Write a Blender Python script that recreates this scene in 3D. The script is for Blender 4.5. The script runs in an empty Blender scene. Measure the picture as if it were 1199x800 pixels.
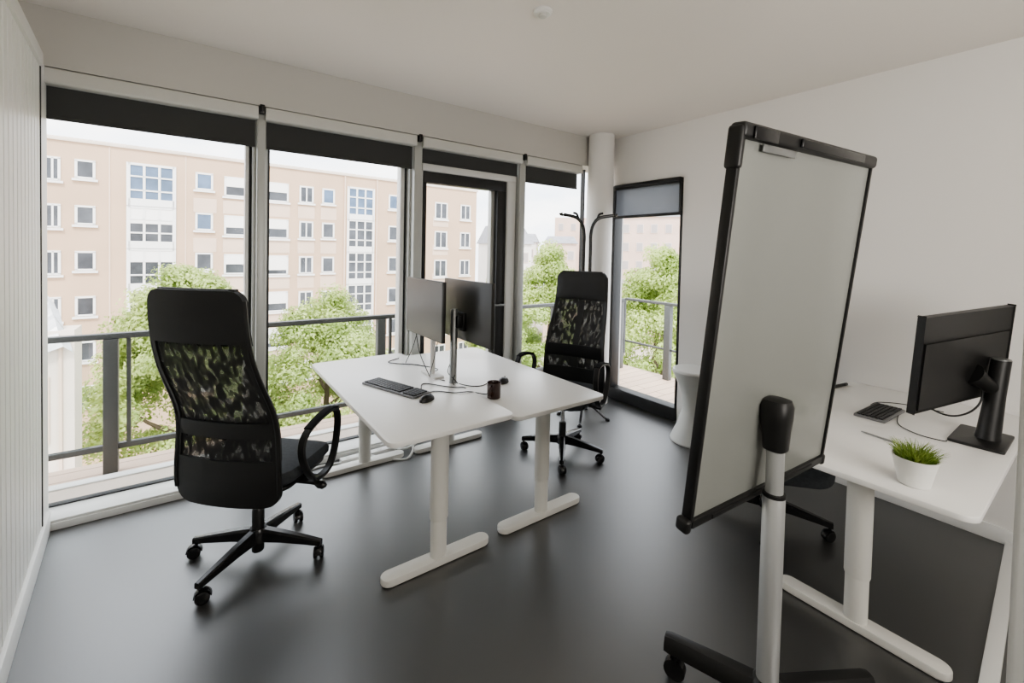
import bpy, bmesh, math, random
from mathutils import Vector, Matrix, noise
random.seed(7)
S = bpy.context.scene
C = S.collection
PI = math.pi
R = math.radians

# ------------------------------------------------------------------ materials
def mat(name, col, rough=0.5, metal=0.0, spec=0.5, bump=0.0, bscale=40.0, var=0.0, vscale=3.0, coat=0.0, trans=0.0):
    m = bpy.data.materials.new(name); m.use_nodes = True
    nt = m.node_tree; b = nt.nodes['Principled BSDF']
    b.inputs['Base Color'].default_value = (*col, 1)
    b.inputs['Roughness'].default_value = rough
    b.inputs['Metallic'].default_value = metal
    b.inputs['Specular IOR Level'].default_value = min(spec, 1); b.inputs['IOR'].default_value = 1.5 if spec <= 1 else 1.5+(spec-1)
    b.inputs['Coat Weight'].default_value = coat
    if trans: b.inputs['Transmission Weight'].default_value = trans
    if bump or var:
        tc = nt.nodes.new('ShaderNodeTexCoord')
    if bump:
        n = nt.nodes.new('ShaderNodeTexNoise'); n.inputs['Scale'].default_value = bscale; n.inputs['Detail'].default_value = 4
        bp = nt.nodes.new('ShaderNodeBump'); bp.inputs['Strength'].default_value = bump; bp.inputs['Distance'].default_value = 0.01
        nt.links.new(tc.outputs['Object'], n.inputs['Vector']); nt.links.new(n.outputs['Fac'], bp.inputs['Height'])
        nt.links.new(bp.outputs['Normal'], b.inputs['Normal'])
    if var:
        n = nt.nodes.new('ShaderNodeTexNoise'); n.inputs['Scale'].default_value = vscale; n.inputs['Detail'].default_value = 5
        r = nt.nodes.new('ShaderNodeValToRGB')
        r.color_ramp.elements[0].position = .3; r.color_ramp.elements[1].position = .7
        r.color_ramp.elements[0].color = (*[c*(1-var) for c in col], 1)
        r.color_ramp.elements[1].color = (*[min(1, c*(1+var)) for c in col], 1)
        nt.links.new(tc.outputs['Object'], n.inputs['Vector']); nt.links.new(n.outputs['Fac'], r.inputs['Fac'])
        nt.links.new(r.outputs['Color'], b.inputs['Base Color'])
    return m

M = {}
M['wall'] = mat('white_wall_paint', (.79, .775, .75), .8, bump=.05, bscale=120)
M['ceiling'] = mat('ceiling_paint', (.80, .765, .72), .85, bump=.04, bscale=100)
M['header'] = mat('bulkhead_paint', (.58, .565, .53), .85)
M['panel'] = mat('fluted_panel_white', (.80, .80, .78), .45)
M['base'] = mat('white_skirting', (.78, .78, .76), .4)
M['floor'] = mat('dark_vinyl', (.022, .0215, .021), .42, spec=1.38, bump=.03, bscale=260, var=.12, vscale=1.2)
M['alu'] = mat('painted_aluminium', (.50, .51, .49), .4, metal=.25)
M['alu_white'] = mat('white_aluminium', (.72, .72, .70), .35)
M['gasket'] = mat('black_gasket', (.02, .021, .022), .5)
M['doorframe'] = mat('anthracite_frame', (.022, .022, .022), .45)
M['shade_fabric'] = mat('charcoal_shade_fabric', (.060, .061, .060), .9, bump=.1, bscale=500)
M['cassette'] = mat('cassette_white', (.62, .615, .58), .5)
M['black'] = mat('black_plastic', (.012, .012, .012), .42, bump=.03, bscale=300)
M['blackgloss'] = mat('black_gloss', (.012, .012, .013), .22)
M['headfab'] = mat('dark_grey_leatherette', (.030, .030, .031), .6, spec=.4, bump=.1, bscale=300)
M['blackfab'] = mat('black_fabric', (.014, .014, .015), .95, spec=.15, bump=.2, bscale=500)
M['seatfab'] = mat('charcoal_seat_fabric', (.055, .06, .066), .85, spec=.25, bump=.25, bscale=500, var=.15, vscale=60)
M['chrome'] = mat('chrome', (.6, .6, .6), .18, metal=1)
M['desktop'] = mat('white_desktop', (.86, .855, .835), .33, spec=.45)
M['desk_edge'] = mat('desk_edge_band', (.70, .69, .66), .5)
M['desk_leg'] = mat('white_powder_coat', (.74, .73, .69), .4)
M['steel'] = mat('grey_steel', (.33, .34, .34), .32, metal=.8)
M['silver'] = mat('silver_pole', (.62, .63, .63), .3, metal=.55)
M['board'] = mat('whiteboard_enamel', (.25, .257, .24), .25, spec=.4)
M['screen'] = mat('matte_screen', (.02, .019, .018), .30, spec=.6)
M['monback'] = mat('dark_grey_monitor_back', (.035, .034, .032), .38)
M['keybody'] = mat('keyboard_tray_grey', (.17, .17, .175), .4)
M['keys'] = mat('key_caps', (.018, .018, .02), .5)
M['mug'] = mat('brown_glazed_mug', (.035, .012, .008), .18, coat=.6)
M['pot'] = mat('white_ceramic_pot', (.78, .78, .75), .3)
M['soil'] = mat('dark_soil', (.03, .02, .012), .95)
M['grassA'] = mat('potted_grass_green', (.12, .22, .035), .5, var=.4, vscale=40)
M['stool'] = mat('white_moulded_plastic', (.72, .73, .71), .32)
M['whitecable'] = mat('white_cable', (.7, .7, .68), .5)
M['blackcable'] = mat('black_cable', (.012, .012, .012), .5)
M['rail'] = mat('grey_balcony_metal', (.10, .104, .102), .5, metal=.2)
M['paper'] = mat('white_plastic_part', (.75, .74, .72), .5)
M['bark'] = mat('tree_bark', (.12, .09, .06), .9, bump=.5, bscale=12)
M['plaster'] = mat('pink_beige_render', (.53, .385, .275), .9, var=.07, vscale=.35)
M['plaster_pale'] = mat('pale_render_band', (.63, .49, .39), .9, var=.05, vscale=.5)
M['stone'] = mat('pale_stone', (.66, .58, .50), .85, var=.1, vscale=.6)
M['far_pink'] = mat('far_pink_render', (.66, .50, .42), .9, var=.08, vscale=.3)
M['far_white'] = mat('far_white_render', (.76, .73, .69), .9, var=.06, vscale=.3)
M['roof'] = mat('slate_roof', (.30, .30, .32), .7, var=.15, vscale=1.0)
M['stone_warm'] = mat('warm_stone_threshold', (.58, .50, .43), .8, var=.06, vscale=3)
M['zinc'] = mat('zinc_sheet_roof', (.55, .56, .57), .35, metal=.5, var=.25, vscale=1.5)
M['winframe'] = mat('white_window_frame', (.78, .77, .75), .5)
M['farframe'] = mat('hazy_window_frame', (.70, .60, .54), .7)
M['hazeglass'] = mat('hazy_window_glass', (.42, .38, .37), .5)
M['shutter'] = mat('white_roller_shutter', (.85, .83, .80), .6)
M['farglass'] = mat('far_window_glass', (.07, .075, .085), .15, spec=.6, var=.45, vscale=.8)
M['farglass_blue'] = mat('far_window_glass_blue', (.10, .15, .23), .15, spec=.6, var=.3, vscale=.8)
M['street'] = mat('pale_street', (.52, .46, .40), .9, var=.1, vscale=.3)

def deck_mat():
    m = mat('timber_deck', (.60, .47, .37), .75)
    nt = m.node_tree; b = nt.nodes['Principled BSDF']
    tc = nt.nodes.new('ShaderNodeTexCoord'); mp = nt.nodes.new('ShaderNodeMapping')
    br = nt.nodes.new('ShaderNodeTexBrick')
    br.inputs['Color1'].default_value = (.62, .47, .36, 1); br.inputs['Color2'].default_value = (.54, .41, .32, 1)
    br.inputs['Mortar'].default_value = (.30, .22, .17, 1); br.inputs['Mortar Size'].default_value = .006
    br.inputs['Brick Width'].default_value = 1.8; br.inputs['Row Height'].default_value = .14; br.inputs['Scale'].default_value = 1
    nt.links.new(tc.outputs['Object'], mp.inputs['Vector']); nt.links.new(mp.outputs['Vector'], br.inputs['Vector'])
    nt.links.new(br.outputs['Color'], b.inputs['Base Color'])
    return m
M['deck'] = deck_mat()

def glass_mat(name, tint=(1, 1, 1), refl=.06, fres=True):
    m = bpy.data.materials.new(name); m.use_nodes = True; nt = m.node_tree
    for n in list(nt.nodes):
        if n.type != 'OUTPUT_MATERIAL': nt.nodes.remove(n)
    out = [n for n in nt.nodes if n.type == 'OUTPUT_MATERIAL'][0]
    t = nt.nodes.new('ShaderNodeBsdfTransparent'); t.inputs['Color'].default_value = (*tint, 1)
    g = nt.nodes.new('ShaderNodeBsdfGlossy'); g.inputs['Roughness'].default_value = .02
    mx = nt.nodes.new('ShaderNodeMixShader')
    if fres:
        lw = nt.nodes.new('ShaderNodeLayerWeight'); lw.inputs['Blend'].default_value = .12
        mu = nt.nodes.new('ShaderNodeMath'); mu.operation = 'MULTIPLY'; mu.inputs[1].default_value = refl*4
        nt.links.new(lw.outputs['Fresnel'], mu.inputs[0]); nt.links.new(mu.outputs[0], mx.inputs[0])
    else: mx.inputs[0].default_value = refl
    nt.links.new(t.outputs[0], mx.inputs[1]); nt.links.new(g.outputs[0], mx.inputs[2]); nt.links.new(mx.outputs[0], out.inputs[0])
    return m
M['glass'] = glass_mat('window_glass', (.99, .995, .99), .05)
M['railglass'] = glass_mat('balustrade_glass', (.93, .95, .94), .08)

def translucent_mat(name, col, ttint, fac):
    m = bpy.data.materials.new(name); m.use_nodes = True; nt = m.node_tree
    b = nt.nodes['Principled BSDF']; out = [n for n in nt.nodes if n.type == 'OUTPUT_MATERIAL'][0]
    b.inputs['Base Color'].default_value = (*col, 1); b.inputs['Roughness'].default_value = .9
    t = nt.nodes.new('ShaderNodeBsdfTranslucent'); t.inputs['Color'].default_value = (*ttint, 1)
    tp = nt.nodes.new('ShaderNodeBsdfTransparent')
    mx = nt.nodes.new('ShaderNodeMixShader'); mx.inputs[0].default_value = .6
    nt.links.new(b.outputs[0], mx.inputs[1]); nt.links.new(t.outputs[0], mx.inputs[2])
    m2 = nt.nodes.new('ShaderNodeMixShader'); m2.inputs[0].default_value = fac
    nt.links.new(mx.outputs[0], m2.inputs[1]); nt.links.new(tp.outputs[0], m2.inputs[2]); nt.links.new(m2.outputs[0], out.inputs[0])
    return m
M['sheer'] = translucent_mat('grey_screen_fabric', (.16, .165, .175), (.26, .27, .29), .16)

def leaf_mat(name, a, b_, sc=.9):
    m = bpy.data.materials.new(name); m.use_nodes = True; nt = m.node_tree
    p = nt.nodes['Principled BSDF']; out = [n for n in nt.nodes if n.type == 'OUTPUT_MATERIAL'][0]
    tc = nt.nodes.new('ShaderNodeTexCoord'); n = nt.nodes.new('ShaderNodeTexNoise'); n.inputs['Scale'].default_value = sc; n.inputs['Detail'].default_value = 6
    r = nt.nodes.new('ShaderNodeValToRGB'); r.color_ramp.elements[0].position = .35; r.color_ramp.elements[1].position = .68
    r.color_ramp.elements[0].color = (*a, 1); r.color_ramp.elements[1].color = (*b_, 1)
    nt.links.new(tc.outputs['Object'], n.inputs['Vector']); nt.links.new(n.outputs['Fac'], r.inputs['Fac'])
    nt.links.new(r.outputs['Color'], p.inputs['Base Color']); p.inputs['Roughness'].default_value = .6
    t = nt.nodes.new('ShaderNodeBsdfTranslucent'); nt.links.new(r.outputs['Color'], t.inputs['Color'])
    mx = nt.nodes.new('ShaderNodeMixShader'); mx.inputs[0].default_value = .4
    nt.links.new(p.outputs[0], mx.inputs[1]); nt.links.new(t.outputs[0], mx.inputs[2]); nt.links.new(mx.outputs[0], out.inputs[0])
    return m
M['leaf1'] = leaf_mat('plane_tree_leaves', (.27, .36, .10), (.62, .70, .31))
M['leaf2'] = leaf_mat('lime_tree_leaves', (.33, .43, .12), (.68, .76, .34))

def mesh_fabric():
    # woven net: fine holes whose moire reads as slanting light blotches
    m = bpy.data.materials.new('chair_net_fabric'); m.use_nodes = True; nt = m.node_tree
    p = nt.nodes['Principled BSDF']; out = [n for n in nt.nodes if n.type == 'OUTPUT_MATERIAL'][0]
    p.inputs['Base Color'].default_value = (.012, .012, .013, 1); p.inputs['Roughness'].default_value = .8
    tc = nt.nodes.new('ShaderNodeTexCoord')
    mp = nt.nodes.new('ShaderNodeMapping'); mp.inputs['Rotation'].default_value = (0, R(24), 0); mp.inputs['Scale'].default_value = (52, 12, 24)
    wv = nt.nodes.new('ShaderNodeTexNoise'); wv.inputs['Scale'].default_value = 1.0; wv.inputs['Detail'].default_value = 0.6; wv.inputs['Distortion'].default_value = .4
    nt.links.new(tc.outputs['Object'], mp.inputs['Vector']); nt.links.new(mp.outputs['Vector'], wv.inputs['Vector'])
    mr = nt.nodes.new('ShaderNodeMapRange'); mr.inputs[1].default_value = .42; mr.inputs[2].default_value = .66; mr.inputs[3].default_value = .10; mr.inputs[4].default_value = .58
    nt.links.new(wv.outputs['Fac'], mr.inputs[0])
    tp = nt.nodes.new('ShaderNodeBsdfTransparent'); mx = nt.nodes.new('ShaderNodeMixShader')
    tl = nt.nodes.new('ShaderNodeBsdfTranslucent'); tl.inputs['Color'].default_value = (.30, .29, .26, 1)
    m0 = nt.nodes.new('ShaderNodeMixShader'); m0.inputs[0].default_value = .45
    nt.links.new(tp.outputs[0], m0.inputs[1]); nt.links.new(tl.outputs[0], m0.inputs[2])
    nt.links.new(mr.outputs[0], mx.inputs[0]); nt.links.new(p.outputs[0], mx.inputs[1]); nt.links.new(m0.outputs[0], mx.inputs[2])
    nt.links.new(mx.outputs[0], out.inputs[0])
    return m
M['net'] = mesh_fabric()

# ------------------------------------------------------------------ geometry kit
class B:
    def __init__(s): s.bm = bmesh.new()
    def box(s, x0, x1, y0, y1, z0, z1, bev=0.0, seg=2, mx=None):
        g = bmesh.ops.create_cube(s.bm, size=1.0)['verts']
        for v in g:
            v.co = Vector(((x0+x1)/2+v.co.x*(x1-x0), (y0+y1)/2+v.co.y*(y1-y0), (z0+z1)/2+v.co.z*(z1-z0)))
        if mx is not None:
            for v in g: v.co = mx @ v.co
        if bev:
            es = list({e for v in g for e in v.link_edges})
            bmesh.ops.bevel(s.bm, geom=es, offset=bev, segments=seg, affect='EDGES', profile=.5)
        return s
    def ring_solid(s, rings, cap0=True, cap1=True, closed=True):
        vs = [[s.bm.verts.new(p) for p in r] for r in rings]
        n = len(rings[0])
        for i in range(len(vs)-1):
            for j in range(n if closed else n-1):
                k = (j+1) % n
                s.bm.faces.new((vs[i][j], vs[i][k], vs[i+1][k], vs[i+1][j]))
        if cap0: s.bm.faces.new(list(reversed(vs[0])))
        if cap1: s.bm.faces.new(vs[-1])
        return s
    def lathe(s, prof, c=(0, 0, 0), seg=32, cap0=True, cap1=True, sx=1, sy=1):
        c = Vector(c)
        s.ring_solid([[c+Vector((r*sx*math.cos(2*PI*i/seg), r*sy*math.sin(2*PI*i/seg), z)) for i in range(seg)] for r, z in prof], cap0, cap1)
        return s
    def cyl(s, p0, p1, r0, r1=None, seg=20):
        return s.tube([p0, p1], [r0, r0 if r1 is None else r1], seg)
    def tube(s, pts, rad, seg=10, flat=1.0):
        pts = [Vector(p) for p in pts]
        if not isinstance(rad, (list, tuple)): rad = [rad]*len(pts)
        rings = []; up = None
        for i, p in enumerate(pts):
            d = (pts[min(i+1, len(pts)-1)]-pts[max(i-1, 0)]).normalized()
            if up is None:
                up = Vector((0, 0, 1)) if abs(d.z) < .9 else Vector((1, 0, 0))
            a = (up-d*up.dot(d)).normalized(); b = d.cross(a); up = a
            rings.append([p+a*(math.cos(2*PI*j/seg)*rad[i]*flat)+b*(math.sin(2*PI*j/seg)*rad[i]) for j in range(seg)])
        s.ring_solid(rings)
        return s
    def band(s, pts, w, t, axis=(1, 0, 0), closed=True):
        # flat band swept in a plane perpendicular to axis
        pts = [Vector(p) for p in pts]; ax = Vector(axis); n = len(pts); rings = []
        for i in range(n):
            d = (pts[(i+1) % n]-pts[i-1]).normalized() if closed else (pts[min(i+1, n-1)]-pts[max(i-1, 0)]).normalized()
            nn = d.cross(ax).normalized()
            q = .3
            rings.append([pts[i]+ax*a*w/2+nn*b*t/2 for a, b in ((-1, -q), (-1, q), (-.75, 1), (.75, 1), (1, q), (1, -q), (.75, -1), (-.75, -1))])
        if closed: rings.append(None)
        vs = [[s.bm.verts.new(p) for p in r] for r in rings if r]
        m = len(vs[0]); tot = len(vs)
        for i in range(tot if closed else tot-1):
            a, b = vs[i], vs[(i+1) % tot]
            for j in range(m): s.bm.faces.new((a[j], a[(j+1) % m], b[(j+1) % m], b[j]))
        if not closed:
            s.bm.faces.new(list(reversed(vs[0]))); s.bm.faces.new(vs[-1])
        return s
    def prism(s, outline, z0, z1, inset=0.0, mx=None):
        # outline: list of xy; small edge rounding through inset rings
        cx = sum(p[0] for p in outline)/len(outline); cy = sum(p[1] for p in outline)/len(outline)
        def ring(z, k):
            r = []
            for x, y in outline:
                d = Vector((x-cx, y-cy)); l = d.length
                q = d*((l-k)/l) if l > 0 else d
                v = Vector((cx+q.x, cy+q.y, z)); r.append(mx @ v if mx is not None else v)
            return r
        if inset:
            h = z1-z0; e = min(inset, h/3)
            s.ring_solid([ring(z0, inset), ring(z0+e*.3, inset*.3), ring(z0+e, 0), ring(z1-e, 0), ring(z1-e*.3, inset*.3), ring(z1, inset)])
        else: s.ring_solid([ring(z0, 0), ring(z1, 0)])
        return s

def rrect(x0, x1, y0, y1, r, n=6):
    o = []
    for cx, cy, a in ((x1-r, y1-r, 0), (x0+r, y1-r, 90), (x0+r, y0+r, 180), (x1-r, y0+r, 270)):
        for i in range(n+1):
            t = R(a+90*i/n); o.append((cx+r*math.cos(t), cy+r*math.sin(t)))
    return o

def cr(pts, n=6, closed=False):
    pts = [Vector(p) for p in pts]; L = len(pts); out = []
    rng = range(L) if closed else range(L-1)
    for i in rng:
        if closed: p0, p1, p2, p3 = pts[i-1], pts[i], pts[(i+1) % L], pts[(i+2) % L]
        else: p0, p1, p2, p3 = pts[max(i-1, 0)], pts[i], pts[i+1], pts[min(i+2, L-1)]
        for k in range(n):
            t = k/n
            out.append(.5*((2*p1)+(p2-p0)*t+(2*p0-5*p1+4*p2-p3)*t*t+(-p0+3*p1-3*p2+p3)*t**3))
    if not closed: out.append(pts[-1])
    return out

def obj(name, b, m, parent=None, smooth=True, ang=35):
    bm = b.bm if isinstance(b, B) else b
    bmesh.ops.recalc_face_normals(bm, faces=bm.faces)
    if smooth:
        for f in bm.faces: f.smooth = True
        for e in bm.edges:
            if len(e.link_faces) != 2 or e.calc_face_angle(0) > R(ang): e.smooth = False
    me = bpy.data.meshes.new(name); bm.to_mesh(me); bm.free()
    me.materials.append(M[m] if isinstance(m, str) else m)
    o = bpy.data.objects.new(name, me); C.objects.link(o)
    if parent: o.parent = parent
    return o

def tag(o, label, cat, group=None, kind=None):
    o['label'] = label; o['category'] = cat
    if group: o['group'] = group
    if kind: o['kind'] = kind
    return o

def thing(name, label, cat, loc=(0, 0, 0), rz=0, group=None):
    o = bpy.data.objects.new(name, None); C.objects.link(o)
    o.empty_display_size = .1
    o.location = loc; o.rotation_euler = (0, 0, rz)
    return tag(o, label, cat, group)

def struct(name, b, m, parent=None, smooth=True):
    o = obj(name, b, m, parent, smooth)
    if parent is None: o['kind'] = 'structure'
    return o

def dup(root, loc, rz, label, group=None):
    r = root.copy(); C.objects.link(r); r.location = loc; r.rotation_euler = (0, 0, rz); r['label'] = label
    if group: r['group'] = group
    for ch in list(root.children):
        c = ch.copy(); C.objects.link(c); c.parent = r
        for g in ch.children:
            d = g.copy(); C.objects.link(d); d.parent = c
    return r

# ------------------------------------------------------------------ camera (lens with vertical shift)
H = 1.5
F, CY = 513.31, 307.59
yaw, pit, rol = R(35.8748), R(1.4339), R(-1.2486)
f = Vector((math.sin(yaw)*math.cos(pit), math.cos(yaw)*math.cos(pit), -math.sin(pit)))
ri = Vector((math.cos(yaw), -math.sin(yaw), 0)); dn = f.cross(ri)
ri2 = ri*math.cos(rol)+dn*math.sin(rol); dn2 = -ri*math.sin(rol)+dn*math.cos(rol)
cd = bpy.data.cameras.new('camera'); cam = bpy.data.objects.new('camera', cd); C.objects.link(cam)
mw = Matrix((ri2, -dn2, -f)).transposed().to_4x4(); mw.translation = Vector((0, 0, H)); cam.matrix_world = mw
cd.sensor_fit = 'HORIZONTAL'; cd.sensor_width = 36; cd.lens = F/1199*36
cd.shift_x = 0; cd.shift_y = -(400-CY)/1199
cd.clip_start = .02; cd.clip_end = 500
S.camera = cam

# ------------------------------------------------------------------ room shell
CZ = 2.68      # ceiling
YW = 3.2       # inner face of the window wall
XR = 3.5       # inner face of right wall
XO = -1.3
struct('floor', B().box(XO, XR+.15, -3.1, 3.36, -.12, 0), 'floor')
struct('ceiling', B().box(XO-.1, XR+.2, -3.2, 3.5, CZ, CZ+.15), 'ceiling')
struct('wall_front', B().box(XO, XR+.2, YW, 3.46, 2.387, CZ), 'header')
b = B()
b.box(XR, XR+.18, -3.1, 2.275, 0, CZ); b.box(XR, XR+.18, 3.085, 3.46, -.1, CZ); b.box(XR, XR+.18, 2.275, 3.085, 2.195, CZ)
struct('wall_right', b, 'wall')
struct('wall_back', B().box(XO, XR+.15, -3.2, -3.1, 0, CZ), 'wall')
struct('wall_light_stop', B().box(XO-.1, XO, -3.2, 3.46, 0, CZ), 'wall')  # unseen wall, added to stop light leaking in behind the left partition

# left partition: fluted white boards, slightly off square
def LX(y): return -.616+(3.187-y)*.0857
def left_mx():
    a = math.atan2(-.0857, 1)
    return Matrix.Translation((LX(3.187), 3.187, 0)) @ Matrix.Rotation(-a, 4, 'Z')
LM = left_mx()      # local +y runs along the wall toward the windows, +x into the room
b = B(); pitch = .078; n = int(5.9/pitch)
prof = []
yy = -.15
while yy > -6.1:
    prof += [(0, yy), (0, yy-pitch*.80), (-.011, yy-pitch*.86), (-.011, yy-pitch*.94)]
    yy -= pitch
prof.append((0, yy))
r0 = [LM @ Vector((x, y, .10)) for x, y in prof]; r1 = [LM @ Vector((x, y, 2.335)) for x, y in prof]
v0 = [b.bm.verts.new(p) for p in r0]; v1 = [b.bm.verts.new(p) for p in r1]
for i in range(len(v0)-1): b.bm.faces.new((v0[i], v0[i+1], v1[i+1], v1[i]))
b.box(-.10, -.012, yy, -.15, 0, 2.335, mx=LM)
b.box(-.10, -.002, -.135, .09, .0, 2.387, mx=LM)
struct('wall_left', b, 'panel', smooth=False)
struct('trim_1', B().box(-.10, .012, yy, -.137, 2.337, 2.403, .004, mx=LM), 'base')
struct('baseboard_left', B().box(-.01, .014, yy, .01, 0, .105, .004, mx=LM), 'base')
struct('trim_2', B().box(-.012, .004, -.1495, -.136, .1055, 2.336, mx=LM), 'gasket')
struct('baseboard_right', B().box(XR-.014, XR, -3.05, 2.25, 0, .085, .004), 'base')

# round column in the corner
struct('column', B().lathe([(.126, 0), (.126, CZ)], (3.30, 3.073, 0), 48), 'wall')

# ------------------------------------------------------------------ window wall
YG = 3.37
b = B()
b.box(-.70, 1.43, 3.187, YG, 0, .038, .004); b.box(-.70, 1.43, 3.195, YG, .038, .052, .003)
b.box(2.40, 3.20, 3.187, YG, 0, .038, .004); b.box(2.40, 3.20, 3.195, YG, .038, .052, .003)
b.box(1.43, 2.40, 3.187, YG, 0, .05, .004)
struct('sill', b, 'alu_white')
# outer balcony threshold
b = B(); b.box(-2, 3.6, 3.621, 3.70, -.16, .040, .008)
struct('trim_3', b, 'alu_white')
struct('trim_4', B().box(-2, 3.6, YG+.031, 3.62, -.12, .030), 'stone_warm')

def mullion(i, x0, x1, y0=3.235, y1=3.44):
    b = B(); b.box(x0, x1, y0, y1, .0, 2.386, .004)
    b.box(x0-.018, x0, y0+.055, y1, .04, 2.386, .002)
    b.box(x1, x1+.018, y0+.055, y1, .04, 2.386, .002)
    return struct('mullion', b, 'alu')
mullion(1, .318, .366); mullion(2, 1.383, 1.448); mullion(3, 2.41, 2.475)

def window(i, x0, x1):
    fr = B()
    fr.box(x0, x0+.016, YG-.02, YG+.03, .052, 2.386); fr.box(x1-.016, x1, YG-.02, YG+.03, .052, 2.386)
    fr.box(x0, x1, YG-.01, YG+.03, .040, .060)
    w = struct('window_%d' % i, fr, 'gasket')
    struct('window_glass', B().box(x0+.016, x1-.016, YG, YG+.008, .06, 2.386), 'glass', parent=w)
    return w
window(1, -.70, .298); window(2, .388, 1.363); window(3, 2.497, 3.36)
# pale sliding sash seen beside the second mullion and the first
b = B()
b.box(.262, .283, YG-.03, YG+.05, .05, 2.3, .003)
b.box(1.315, 1.347, YG-.03, YG+.05, .05, 2.3, .003)
struct('trim_5', b, 'alu_white')

# glazed balcony door between mullions 2 and 3
b = B()
b.box(1.468, 2.392, 3.27, 3.40, 2.135, 2.195, .004)          # transom
b.box(2.300, 2.390, 3.27, 3.40, .05, 2.135, .004)            # white right post
b.box(1.466, 1.486, 3.30, 3.40, .05, 2.135, .003)
d = struct('door_1', b, 'alu_white')
b = B()
b.box(1.488, 2.300, 3.29, 3.37, 2.045, 2.133, .003)
b.box(2.205, 2.300, 3.29, 3.37, .06, 2.045, .003)
b.box(1.488, 1.515, 3.29, 3.37, .06, 2.045, .003)
b.box(1.515, 2.205, 3.29, 3.37, .06, .15, .003)
obj('door_frame', b, 'doorframe', d)
b = B()
b.box(2.165, 2.203, 3.335, 3.385, .15, 2.045, .002)
obj('door_sash_trim', b, 'alu', d)
obj('door_glass', B().box(1.517, 2.164, 3.35, 3.358, .152, 2.043), 'glass', d)
b = B(); b.cyl((2.25, 3.285, 1.02), (2.25, 3.235, 1.02), .009); b.box(2.14, 2.262, 3.222, 3.238, 1.011, 1.029, .004)
obj('door_handle', b, 'steel', d)

# roller blinds
def blind(x0, x1, zb, label):
    t = thing('roller_blind', label, 'blind', ((x0+x1)/2, 3.25, 2.345), 0, 'charcoal roller blinds')
    w = (x1-x0)/2
    b = B(); b.prism(rrect(-.048, .045, -.040, .040, .012), -w, w, mx=Matrix(((0, 0, 1, 0), (1, 0, 0, 0), (0, 1, 0, 0), (0, 0, 0, 1))))
    obj('cassette', b, 'cassette', t)
    for s in (-1, 1):
        pass
    b = B(); b.box(-w+.012, w-.012, .020, .024, zb-2.345, -.036)
    obj('blind_fabric', b, 'shade_fabric', t)
    b = B(); b.box(-w+.012, w-.012, .014, .030, zb-2.345-.014, zb-2.345+.004, .003)
    obj('bottom_rail', b, 'shade_fabric', t)
    return t
blind(-.645, .322, 2.15, 'widest charcoal roller blind in white cassette beside the fluted wall')
blind(.362, 1.388, 2.145, 'charcoal roller blind above the plain pane left of the balcony door')
blind(1.442, 2.412, 2.205, 'short charcoal roller blind directly above the black-framed balcony door')
blind(2.47, 3.172, 2.165, 'charcoal roller blind at the window next to the round column')
for i, x in enumerate((.342, 1.415, 2.441)):
    b = B(); b.box(-.014, .014, -.03, .02, -.02, .035, .004); b.box(-.006, .006, -.033, -.02, -.01, .022, .002)
    o = obj('blind_bracket', b, 'black'); o.location = (x, 3.222, 2.36)
    tag(o, ('small black blind bracket on the mullion nearest the fluted wall',
            'small black blind bracket on the mullion left of the balcony door',
            'small black blind bracket on the mullion right of the balcony door')[i], 'bracket', 'blind brackets')

# narrow window in the right wall
b = B()
y0, y1, z0, z1 = 2.28, 3.082, .012, 2.193
b.box(XR-.02, XR+.10, y0, y1, z1-.045, z1, .003); b.box(XR-.02, XR+.10, y0, y1, z0, z0+.115, .003)
b.box(XR-.02, XR+.10, y1-.05, y1, z0+.115, z1-.045, .003)
b.box(XR+.0, XR+.10, y0, y0+.022, z0+.115, z1-.045, .002)
w4 = struct('window_4', b, 'doorframe')
struct('window_glass', B().box(XR+.05, XR+.058, y0+.022, y1-.05, z0+.115, z1-.045), 'glass', parent=w4)
t = thing('screen_blind', 'grey see-through screen blind half lowered in the narrow black window', 'blind', (XR, (y0+y1)/2, 1.87))
hw = (y1-y0)/2
obj('blind_fabric', B().box(-.008, -.004, -hw+.026, hw-.05, .01, .285), 'sheer', t)
b = B(); b.box(-.03, .005, -hw, hw-.05, -.012, .014, .003); b.box(-.03, -.018, -hw, -hw+.018, .01, .32, .002)
obj('bottom_rail', b, 'black', t)
obj('cassette', B().box(-.045, -.003, -hw+.0, hw-.05, .285, .325, .006), 'black', t)

# floor rail and white jamb at the right hand edge
b = B(); b.box(0, 2.13, -.024, .024, 0, .022, .003, mx=Matrix.Translation((1.36, .173, 0)) @ Matrix.Rotation(math.atan2(.105, 2.1), 4, 'Z'))
struct('trim_6', b, 'base')
struct('trim_7', B().box(1.40, 1.46, .03, .112, 0, CZ, .012, 3), 'base')

# ceiling sensor
t = thing('smoke_detector', 'small round white smoke detector on the ceiling', 'detector', (1.375, 1.69, CZ))
obj('housing', B().lathe([(.048, 0), (.046, -.010), (.036, -.016), (.0355, -.018)], (0, 0, 0), 32), 'base', t)
obj('sensor_cap', B().lathe([(.020, -.017), (.020, -.028), (.014, -.032)], (0, 0, 0), 24), 'cassette', t)

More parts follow.
